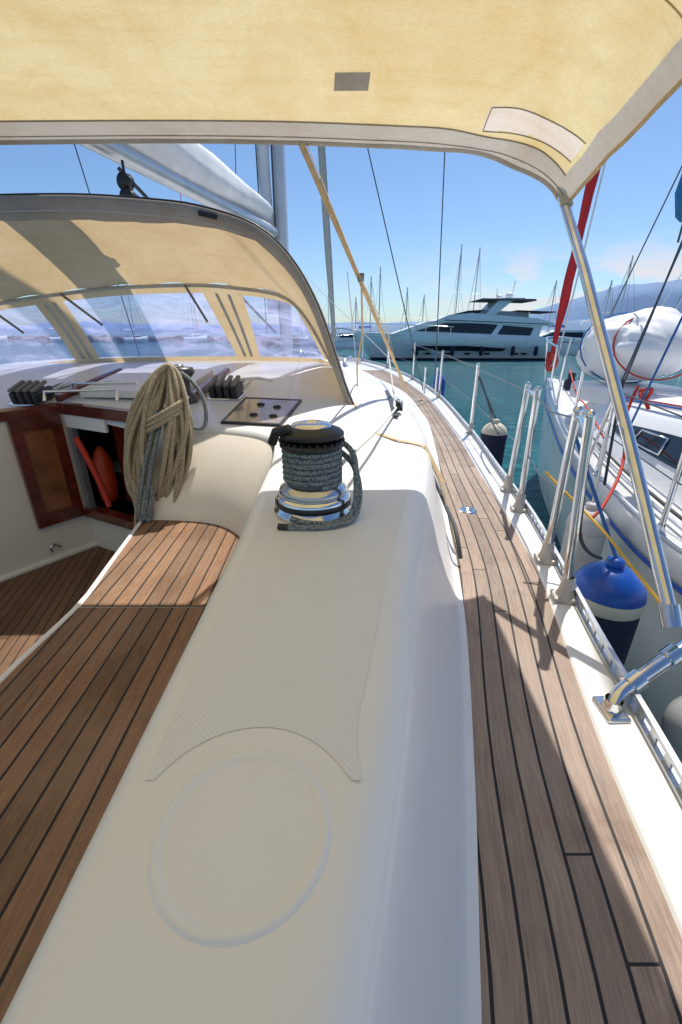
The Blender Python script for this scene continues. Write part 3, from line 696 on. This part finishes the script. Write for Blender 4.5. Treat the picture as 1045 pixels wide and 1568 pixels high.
cabw=tab([(-1,1.15),(1.5,1.12),(3,.95),(4.2,.65),(4.9,.25)]); cabh=tab([(-1,.50),(1.5,.48),(3,.38),(4.2,.22),(4.9,.04)])
rows=[]
for Y in frange(-1,4.9,40):
    wv=cabw(Y);h=cabh(Y);z=nz(Y); half=[(-wv-.10,0),(-wv-.03,h*.35),(-wv+.06,h*.8),(-wv+.14,h*.95),(-wv*.6,h*1.08),(0,h*1.14)]
    rows.append([(NX+a,Y,z+b) for a,b in half]+[(NX-a,Y,z+b) for a,b in half[-2::-1]])
loft('coachroof',rows,WHITE,nb)
rows=[]
for Y in frange(.9,3.3,20):
    wv=cabw(Y);h=cabh(Y);z=nz(Y); q=math.sin(math.pi*(Y-.9)/2.4)**.4 if .9<Y<3.29 else 0; m=.5
    rows.append([(NX-wv-.03-.006+(.09)*(f-.35)/.45,Y,z+h*f) for f in (m-.17*q,m+.20*q)])
loft('window_band',rows,GLASSD,nb)
for y0 in (1.75,2.55):
    vs=[]
    for f,yy in((.40,y0),(.40,y0+.35),(.62,y0+.33),(.62,y0+.02)): 
        wv=cabw(yy); vs.append((NX-wv-.03-.012+.09*(f-.35)/.45,yy,nz(yy)+cabh(yy)*f))
    tube('portlight',vs,.008,STEEL,nb,cyc=True)
tube('grab_rail',[(NX-cabw(Y)+.25,Y,nz(Y)+cabh(Y)*1.06+.05) for Y in frange(1.2,3.6,12)],.011,STEEL,nb)
tube('roof_line',[(NX-cabw(Y)+.12,Y,nz(Y)+cabh(Y)+.01) for Y in frange(1.0,4.2,12)],.008,BLUR,nb)
tube('roof_line_b',[(NX-cabw(Y)+.18,Y,nz(Y)+cabh(Y)+.015) for Y in frange(1.0,4.2,12)],.006,REDR,nb)
for i in range(3): tube('jib_track_%d'%i,[(NX-hb(Y)+.16+.06*i,Y,nz(Y)+.035) for Y in frange(1.2,4.0,14)],.009,ALU if i!=1 else LINE,nb)
st=[]
for Y in (1.75,2.6,3.5,4.6,5.6):
    x=NX-hb(Y)+.03; z=nz(Y); tube('stanchion',[(x,Y,z),(x,Y,z+.55)],.012,STEEL,nb); st.append((x,Y,z+.54))
    lathe('socket',[(.03,0),(.028,.012),(.018,.03),(.015,.06)],STEEL,(x,Y,z+.02),nb,16)
    x2=NX+hb(Y)-.03; tube('stanchion_far',[(x2,Y,z),(x2,Y,z+.55)],.012,STEEL,nb)
tube('lifeline',[(1.45,.5,-.33)]+st,.004,WIRE,nb); tube('lifeline_mid',[(1.45,.5,-.6)]+[(a,b,c-.26) for a,b,c in st],.003,WIRE,nb)
tube('brace_stanchion',[(NX-hb(2.6)+.03,2.75,-.86),(NX-hb(2.6)+.03,2.6,-.32)],.010,STEEL,nb)
tube('pulpit',[st[-1],(2.75,6.25,-.08),(3.0,6.6,-.05),(3.25,6.25,-.08),(3.40,5.6,-.13)],.014,STEEL,nb,smooth=True)
tube('pulpit_leg',[(2.85,6.2,-.62),(2.78,6.2,-.08)],.013,STEEL,nb); tube('pulpit_leg2',[(3.1,6.3,-.62),(3.15,6.3,-.08)],.013,STEEL,nb)
lathe('anchor_windlass',[(.08,0),(.08,.08),(.04,.12),(.05,.18),(0,.2)],BLACK,(2.95,5.7,-.66),nb,20)
tube('pulpit_rope',[(2.85,6.1,-.3),(2.8,6.0,-.2),(2.86,5.95,-.4),(2.78,6.1,-.5),(2.84,6.2,-.25)],.03,REDR,nb,smooth=True)
rows=[]
S0=[Vector(p) for p in ((2.92,6.3,-.42),(2.86,6.05,.7),(2.81,5.8,1.89),(2.6,4.6,7))]
fz=[tab([(p.z,p[k]) for p in S0]) for k in (0,1)]
for z in frange(-.42,7,90):
    rr=min(.05,.025+.03*(z+.42)); c=Vector((fz[0](z),fz[1](z),z)); r=[]
    for i in range(18):
        a=2*math.pi*i/18; k=1+.14*math.sin(2*a+5*z)+.07*math.sin(5*a-9*z); r.append(c+Vector((rr*k*math.cos(a),rr*k*math.sin(a),0)))
    rows.append(r)
loft('red_furled_jib',rows,RED,nb,closed=True)
tube('stay_white_edge',[(2.985,6.26,-.42),(2.935,6.0,.7),(2.885,5.75,1.89),(2.675,4.55,7)],.010,SAILW,nb)
for a,b in (((1.62,2.6,-.5),(2.45,2.9,3.2)),((1.66,2.7,-.5),(2.55,2.9,3.2)),((2.45,4.6,-.5),(3.0,3.6,3.4)),((1.55,2.3,-.5),(1.98,2.2,1.8))):
    tube('shroud',[a,b],.0055,BLUR if a[0]<1.6 else WIRE,nb)
tube('red_line',[(1.68,2.5,-.28),(1.60,2.45,-.45),(1.52,2.2,-.62),(1.30,1.95,-.80),(1.22,1.9,-.83)],.008,REDR,nb,smooth=True)
tube('red_knot',[(1.66,2.45,-.30),(1.70,2.4,-.27),(1.72,2.45,-.33),(1.67,2.42,-.36),(1.69,2.5,-.28),(1.74,2.45,-.40)],.010,REDR,nb,smooth=True)
tube('black_white_line',[(1.62,2.55,-.25),(1.60,2.5,-.5),(1.50,2.3,-.80)],.008,LINE,nb,smooth=True)
tube('orange_line',[(2.35,4.6,-.35),(2.1,3.9,-.55),(1.85,3.3,-.48),(1.62,2.6,-.6)],.006,REDR,nb,smooth=True)
td=empty('covered_dinghy')
rows=[]
for t in frange(0,1,60):
    y=3.55+1.25*t; q=max(.02,math.sin(math.pi*min(.999,max(.001,t)))**.42); r=[]
    pin=1-.07*math.exp(-((t-.22)/.03)**2)-.06*math.exp(-((t-.6)/.03)**2)
    for i in range(64):
        a=2*math.pi*i/64; k=pin*(1+.05*math.sin(4*a+7*t)+.03*math.sin(9*a-13*t)+.014*math.sin(23*a+30*t)+.012*math.sin(15*a-44*t))
        r.append((2.62+.44*q*k*math.cos(a)+.12*t,y,-.14+.30*q*k*math.sin(a)+.04*math.sin(5*t)))
    rows.append(r)
loft('cover',rows,WRAP,td,closed=True,caps=True)
for t,mm_ in ((.22,REDR),(.6,BLUR)):
    y=3.55+1.25*t; q=math.sin(math.pi*t)**.42
    tube('lashing',[(2.62+.45*q*math.cos(a)+.12*t,y+.10*math.sin(a),-.14+.315*q*math.sin(a)+.04*math.sin(5*t)) for a in frange(0,2*math.pi,24)],.007,mm_,td)
box('chock',(2.65,4.1,-.52),(.7,.7,.16),WHITE,td,.03)
fs_=empty('folded_sail_bag')
for i,(x,y,z,r,mm_) in enumerate(((2.62,3.25,.28,.05,NAVY),(2.66,3.22,.15,.075,NAVY),(2.62,3.2,-.02,.06,RED),(2.65,3.2,-.18,.065,SAILW),(2.66,3.2,-.3,.06,BLACK))):
    lathe('bundle_%d'%i,[(0,-.1),(r*.8,-.08),(r,-.02),(r*.9,.06),(r*.5,.1),(0,.11)],mm_,(x,y,z),fs_,20,axis=(.1,.1,1))
bf=empty('blue_furled_sail')
lathe('roll',[(0,-.20),(.035,-.17),(.075,-.05),(.07,.08),(.05,.18),(0,.2)],simple('blue_sail_cover',(.02,.16,.36),.8,0,.2,12,.3,80),(2.03,3.0,.80),bf,20,axis=(.08,0,1))
tube('hoist',[(2.03,3.0,.5),(2.06,3.0,3)],.006,WIRE,bf)
# ------------------------------------------------------------------ sea, hills, quay
sea=mesh('sea',[(-9000,-9000,-1.95),(9000,-9000,-1.95),(9000,9000,-1.95),(-9000,9000,-1.95)],[(0,1,2,3)],WATER)
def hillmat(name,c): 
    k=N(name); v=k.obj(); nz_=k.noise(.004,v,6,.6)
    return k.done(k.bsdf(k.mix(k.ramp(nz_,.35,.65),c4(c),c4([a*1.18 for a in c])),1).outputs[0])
def ridge(name,Y,pts,mat,amp,seed):
    random.seed(seed); f=tab(pts); rows=[]; xs=frange(pts[0][0],pts[-1][0],200); ph=[random.uniform(0,6.28) for _ in range(8)]
    for k,(dy,fz_) in enumerate(((0,0.),(150,.35),(330,.7),(520,1.),(900,.8))):
        r=[]
        for x in xs:
            n=sum(math.sin(x*.0021*(1.7**i)+ph[i]+k*.9*i)*amp/(1.5**i) for i in range(8))
            r.append((x,Y+dy,-2+max(0,(f(x)+2)*fz_+n*fz_)))
        rows.append(r)
    loft(name,rows,mat)
HB=hillmat('hazy_hill',(.20,.30,.46)); HB2=hillmat('near_hill',(.15,.23,.34))  # distance haze is put into the bluish base colours of both ridges
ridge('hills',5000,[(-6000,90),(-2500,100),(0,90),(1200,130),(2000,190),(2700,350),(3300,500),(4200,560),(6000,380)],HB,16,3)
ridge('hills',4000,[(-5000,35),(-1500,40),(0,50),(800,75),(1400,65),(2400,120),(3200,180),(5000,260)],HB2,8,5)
ROCK=simple('quay_stone',(.30,.28,.25),.9,0,.3,1.2,.6,4)
random.seed(11)
def rocks(name,x0,x1,Y,top,n):
    vs=[];fs=[]
    for i in range(n):
        x=x0+(x1-x0)*random.random(); y=Y+random.uniform(-1.5,1.5); r=random.uniform(.5,1.1); z=-1.9+random.random()*(top+1.9-.5); b=len(vs)
        for j in range(8): vs.append((x+(1 if j&1 else -1)*r*random.uniform(.5,1),y+(1 if j&2 else -1)*r*random.uniform(.5,1),z+(1 if j&4 else -1)*r*random.uniform(.3,.7)))
        for q in ((0,1,3,2),(4,6,7,5),(0,4,5,1),(2,3,7,6),(0,2,6,4),(1,5,7,3)): fs.append(tuple(b+a for a in q))
    mesh(name,vs,fs,ROCK)
rocks('breakwater',-120,60,110,-.6,900)
q=empty('quay')
box('wall',(30,76,-1.6),(90,6,1.3),ROCK,q,.1); box('cap',(30,74.5,-.9),(90,3.4,.15),simple('concrete',(.45,.43,.4),.9,0,.15,.6),q,.03)
def sailb(x,y,L,mh,rz,col=WHITE,mastm=ALU):
    e=empty('distant_sailboat'); c,s=math.cos(rz),math.sin(rz)
    xf=lambda a,b,z:(x+a*c-b*s,y+a*s+b*c,-1.95+z)
    rows=[]
    for t in frange(0,1,14):
        w_=L*.15*(math.sin(math.pi*min(1,.12+t*.88))**.6 if t<.999 else .02); a=(t-.5)*L; sh_=L*.085*(1+.35*t*t)
        rows.append([xf(a,-w_*.8,0),xf(a,-w_,sh_*.6),xf(a,-w_,sh_),xf(a,0,sh_+.04),xf(a,w_,sh_),xf(a,w_,sh_*.6),xf(a,w_*.8,0)])
    loft('hull',rows,col,e)
    prism('cabin',[(-.22*L,.08*L),(.2*L,.1*L),(.12*L,.135*L),(-.2*L,.14*L)],L*.09,L*.075,WHITE,e,xf)
    prism('windows',[(-.15*L,.105*L),(.13*L,.107*L),(.1*L,.122*L),(-.15*L,.124*L)],L*.09,L*.085,GLASSD,e,xf)
    tube('mast',[xf(.05*L,0,.1*L),xf(.05*L,0,mh)],.075,mastm,e,res=2)
    tube('boom',[xf(.05*L,0,.23*L),xf(-.35*L,0,.22*L)],.16,BLUE if random.random()<.5 else SAILW,e,res=2)
    tube('forestay',[xf(.48*L,0,.12*L),xf(.05*L,0,mh*.97)],.04,SAILW,e,res=1)
    tube('backstay',[xf(-.48*L,0,.1*L),xf(.05*L,0,mh)],.015,WIRE,e,res=1)
    for d in(-1,1): tube('shroud_',[xf(.03*L,d*L*.13,.09*L),xf(.05*L,d*.5,mh*.55),xf(.05*L,0,mh*.97)],.015,WIRE,e,res=1)
    tube('spreader',[xf(.05*L,-.6,mh*.55),xf(.05*L,.6,mh*.55)],.03,ALU,e,res=1)
for a in ((4.2,70,12,9.5,1.2),(5.6,69,11,10.6,1.5),(9.5,69,11,8,1.3),(12.5,71,11,7.2,1.6),(16.6,68,14,13.2,1.4),(19.5,69,13,13.0,1.5),(22.5,68,11,7,1.7),(2.0,66,10,6.5,1.4),(27,60,12,8,1.5),(31,55,11,7.5,1.3),(29.5,40,12,9.5,1.5),(34,44,12,9,1.6),(-3,105,12,10,1.2),(-9,104,11,9,1.5),(-32,100,12,14,1.4),(-44,98,11,13,1.5),(-60,99,12,15,1.6),(-75,97,12,12,1.5),(37,62,12,11,1.4)): sailb(*a)
def motorb(x,y,L,rz):
    e=empty('moored_motorboat'); c,s=math.cos(rz),math.sin(rz); xf=lambda a,b,z:(x+a*c-b*s,y+a*s+b*c,-1.95+z)
    rows=[]
    for t in frange(0,1,12):
        w_=L*.16*(1-t**3.5)+.02; a=(t-.5)*L; h=L*(.11+.05*t*t)
        rows.append([xf(a*.94,-w_*.75,0),xf(a,-w_,h),xf(a,0,h+.05),xf(a,w_,h),xf(a*.94,w_*.75,0)])
    loft('hull',rows,WHITE,e)
    prism('cabin',[(-.25*L,.12*L),(.28*L,.15*L),(.08*L,.24*L),(-.22*L,.24*L)],L*.13,L*.10,WHITE,e,xf)
    prism('windscreen',[(-.18*L,.17*L),(.20*L,.175*L),(.09*L,.22*L),(-.18*L,.22*L)],L*.127,L*.112,GLASSD,e,xf)
    tube('rail',[xf(-.3*L,-.14*L,.2*L),xf(.2*L,-.13*L,.22*L),xf(.47*L,0,.24*L),xf(.2*L,.13*L,.22*L)],.03,STEEL,e,res=1)
    tube('arch',[xf(-.22*L,-.1*L,.23*L),xf(-.25*L,-.08*L,.33*L),xf(-.25*L,.08*L,.33*L),xf(-.22*L,.1*L,.23*L)],.06,WHITE,e,res=1)
for a in ((21.3,44,9,2.6),(24.5,43,9,-1.3),(27.2,42,8,-1.5),(31,41,9,-1.4),(1.0,60,8,.3),(-2,62,8,2.8),(3.6,64,9,.2),(23,55,9,-1.2)): motorb(*a)
# ------------------------------------------------------------------ motor yacht
my_=empty('motor_yacht')
MX,MY,rz=.9,36.2,-.02
def xf(a,b,z): 
    c,s=math.cos(rz),math.sin(rz); a*=1.06; return (MX+a*c-b*s,MY+a*s+b*c,-1.95+z*1.06)
rows=[]
zsh=tab([(0,1.85),(3,1.75),(8,1.55),(12,1.42),(14.2,1.3)])
for t in frange(0,1,30):
    a=14.2*t; w_=2.1*(1-(1-min(1,t*1.9))**2.4)+.02; z=zsh(a); rk=1.5*(1-t)**3
    rows.append([xf(a+rk,-w_*.55,-.1),xf(a+rk*.8,-w_*.62,.2),xf(a+rk*.35,-w_*.85,z*.6),xf(a,-w_,z),xf(a,-w_+.06,z+.06),xf(a,0,z),xf(a,w_-.06,z+.06),xf(a,w_,z),xf(a+rk*.35,w_*.85,z*.6),xf(a+rk*.8,w_*.62,.2),xf(a+rk,w_*.55,-.1)])
loft('hull',rows,WHITE,my_,caps=True)
prism('boot_stripe',[(1.5,-.05),(14.1,-.05),(14.1,.14),(1.3,.14)],1.22,1.33,NAVY,my_,xf)
prism('hull_window',[(4.2,.70),(10.6,.62),(10.8,.82),(8,.98),(4.6,.98)],1.86,2.03,GLASSD,my_,xf)
for a in (5.2,6.6,8.0,9.4,11.4,12.0): prism('porthole',[(a,.40),(a+.35,.40),(a+.35,.52),(a,.52)],1.75,1.80,GLASSD,my_,xf)
prism('deckhouse',[(2.6,1.7),(13.0,1.35),(13.2,2.3),(7.0,2.75),(5.2,2.55)],1.75,1.5,WHITE,my_,xf)
prism('saloon_windows',[(4.4,1.95),(12.4,1.65),(12.6,2.15),(8.5,2.45),(6.4,2.45)],1.73,1.60,GLASSD,my_,xf)
prism('window_post',[(9.6,1.6),(10.0,1.6),(10.6,2.5),(10.2,2.5)],1.78,1.63,WHITE,my_,xf)
prism('flybridge',[(5.6,2.55),(13.8,2.25),(14.0,2.45),(12.8,2.75),(8.2,3.10),(6.6,2.95)],1.72,1.6,WHITE,my_,xf)
prism('flybridge_line',[(6.4,2.62),(13.6,2.36),(13.6,2.40),(6.4,2.67)],1.725,1.73,GLASSD,my_,xf)
prism('flybridge_screen',[(6.8,2.98),(8.4,3.10),(9.2,3.32),(8.0,3.25)],1.5,1.35,GLASSD,my_,xf)
prism('flybridge_seats',[(8.6,2.95),(12.4,2.7),(12.2,3.15),(9.0,3.3)],1.3,1.2,GREYV,my_,xf)
prism('radar_arch',[(9.2,3.0),(9.9,3.0),(11.0,3.85),(11.9,3.95),(11.8,4.05),(10.2,4.05)],1.5,1.25,WHITE,my_,xf)
prism('hardtop',[(8.6,3.92),(12.6,3.85),(12.5,3.97),(8.9,4.02)],1.5,1.4,simple('dark_canopy',(.05,.07,.10),.7),my_,xf)
prism('aft_awning',[(11.4,3.2),(14.0,3.12),(14.0,3.18),(11.4,3.27)],1.5,1.5,NAVY,my_,xf)
for a in (12.2,13.9): tube('awning_post',[xf(a,-1.45,2.4),xf(a,-1.45,3.15)],.025,STEEL,my_)
lathe('radar_dome',[(0,0),(.28,.05),(.3,.2),(.2,.36),(0,.42)],WHITE,xf(11.0,-.4,4.05),my_,20)
lathe('radar_dome_b',[(0,0),(.22,.05),(.24,.18),(.15,.3),(0,.34)],WHITE,xf(10.6,.5,4.05),my_,20)
tube('antenna',[xf(11.3,0,4.0),xf(11.4,0,5.2)],.03,WHITE,my_); tube('antenna_b',[xf(10.3,.3,4.0),xf(10.3,.3,4.8)],.02,WHITE,my_)
def hw(a): return 2.1*(1-(1-min(1,a/14.2*1.9))**2.4)
tube('bow_rail',[xf(.2,0,2.5)]+[xf(a,-hw(a)+.1,zsh(a)+.62) for a in frange(.6,7,10)],.03,STEEL,my_)
for a in frange(.8,6.8,7): tube('bow_rail_post',[xf(a,-hw(a)+.1,zsh(a)),xf(a,-hw(a)+.1,zsh(a)+.62)],.02,STEEL,my_)
for a in (4.5,7.0,9.0,11.2,12.8):
    lathe('side_fender',[(0,.0),(.14,-.08),(.15,-.6),(0,-.75)],NAVY,xf(a,-2.2,1.0),my_,12)
# ------------------------------------------------------------------ world, sun, camera
sd=Vector((.25,.50,1)).normalized(); el=math.asin(sd.z); az=math.atan2(sd.x,sd.y)
W=bpy.data.worlds.new('World'); S.world=W; W.use_nodes=True; t=W.node_tree; t.nodes.clear()
ow=t.nodes.new('ShaderNodeOutputWorld'); bg=t.nodes.new('ShaderNodeBackground'); sk=t.nodes.new('ShaderNodeTexSky')
sk.sky_type='NISHITA'; sk.sun_disc=False; sk.sun_elevation=el; sk.sun_rotation=az; sk.dust_density=.5; sk.ozone_density=3.0; sk.air_density=1.0
tc=t.nodes.new('ShaderNodeTexCoord'); mp=t.nodes.new('ShaderNodeMapping'); mp.inputs['Scale'].default_value=(1,1,2.6); mp.inputs['Location'].default_value=(.35,.2,.1); t.links.new(tc.outputs['Generated'],mp.inputs[0])
nn=t.nodes.new('ShaderNodeTexNoise'); nn.inputs['Scale'].default_value=7.5; nn.inputs['Detail'].default_value=9; nn.inputs['Roughness'].default_value=.55; t.links.new(mp.outputs[0],nn.inputs['Vector'])
sx=t.nodes.new('ShaderNodeSeparateXYZ'); t.links.new(tc.outputs['Generated'],sx.inputs[0])
def mr(i,a,b,c,d):
    x=t.nodes.new('ShaderNodeMapRange'); t.links.new(i,x.inputs[0]); x.inputs[1].default_value=a;x.inputs[2].default_value=b;x.inputs[3].default_value=c;x.inputs[4].default_value=d; return x.outputs[0]
def mm(a,b):
    x=t.nodes.new('ShaderNodeMath'); x.operation='MULTIPLY'; t.links.new(a,x.inputs[0])
    if isinstance(b,float): x.inputs[1].default_value=b
    else: t.links.new(b,x.inputs[1])
    return x.outputs[0]
cl_=mr(nn.outputs['Fac'],.44,.56,0,1); lo=mr(sx.outputs[2],.0,.04,0,1); hi=mr(sx.outputs[2],.09,.16,1,0); rt=mr(sx.outputs[0],.12,.4,.08,1)
f=mm(mm(cl_,lo),mm(hi,rt)); f=mm(f,.85)
tn=t.nodes.new('ShaderNodeMix'); tn.data_type='RGBA'; tn.blend_type='MULTIPLY'; tn.inputs[0].default_value=1; t.links.new(sk.outputs[0],tn.inputs[6]); tn.inputs[7].default_value=(.80,.93,1.06,1)
mx=t.nodes.new('ShaderNodeMix'); mx.data_type='RGBA'; t.links.new(f,mx.inputs[0]); t.links.new(tn.outputs[2],mx.inputs[6]); mx.inputs[7].default_value=(6.9,6.4,6.5,1)
t.links.new(mx.outputs[2],bg.inputs[0]); bg.inputs[1].default_value=.125; t.links.new(bg.outputs[0],ow.inputs[0])
sl=bpy.data.lights.new('sun','SUN'); sl.energy=5.0; sl.angle=math.radians(.53); sl.color=(1,.95,.87)
so=bpy.data.objects.new('sun',sl); COL.objects.link(so); so.rotation_euler=sd.to_track_quat('Z','Y').to_euler(); so.location=(0,0,20)
c=bpy.data.cameras.new('camera'); co=bpy.data.objects.new('camera',c); COL.objects.link(co); S.camera=co
c.sensor_fit='VERTICAL'; c.sensor_height=36; c.lens=15; c.clip_start=.01; c.clip_end=20000
co.location=(0,0,0); co.rotation_euler=(math.radians(90-22.8),0,0)
S.view_settings.view_transform='Standard'; S.view_settings.look='None'; S.view_settings.exposure=0
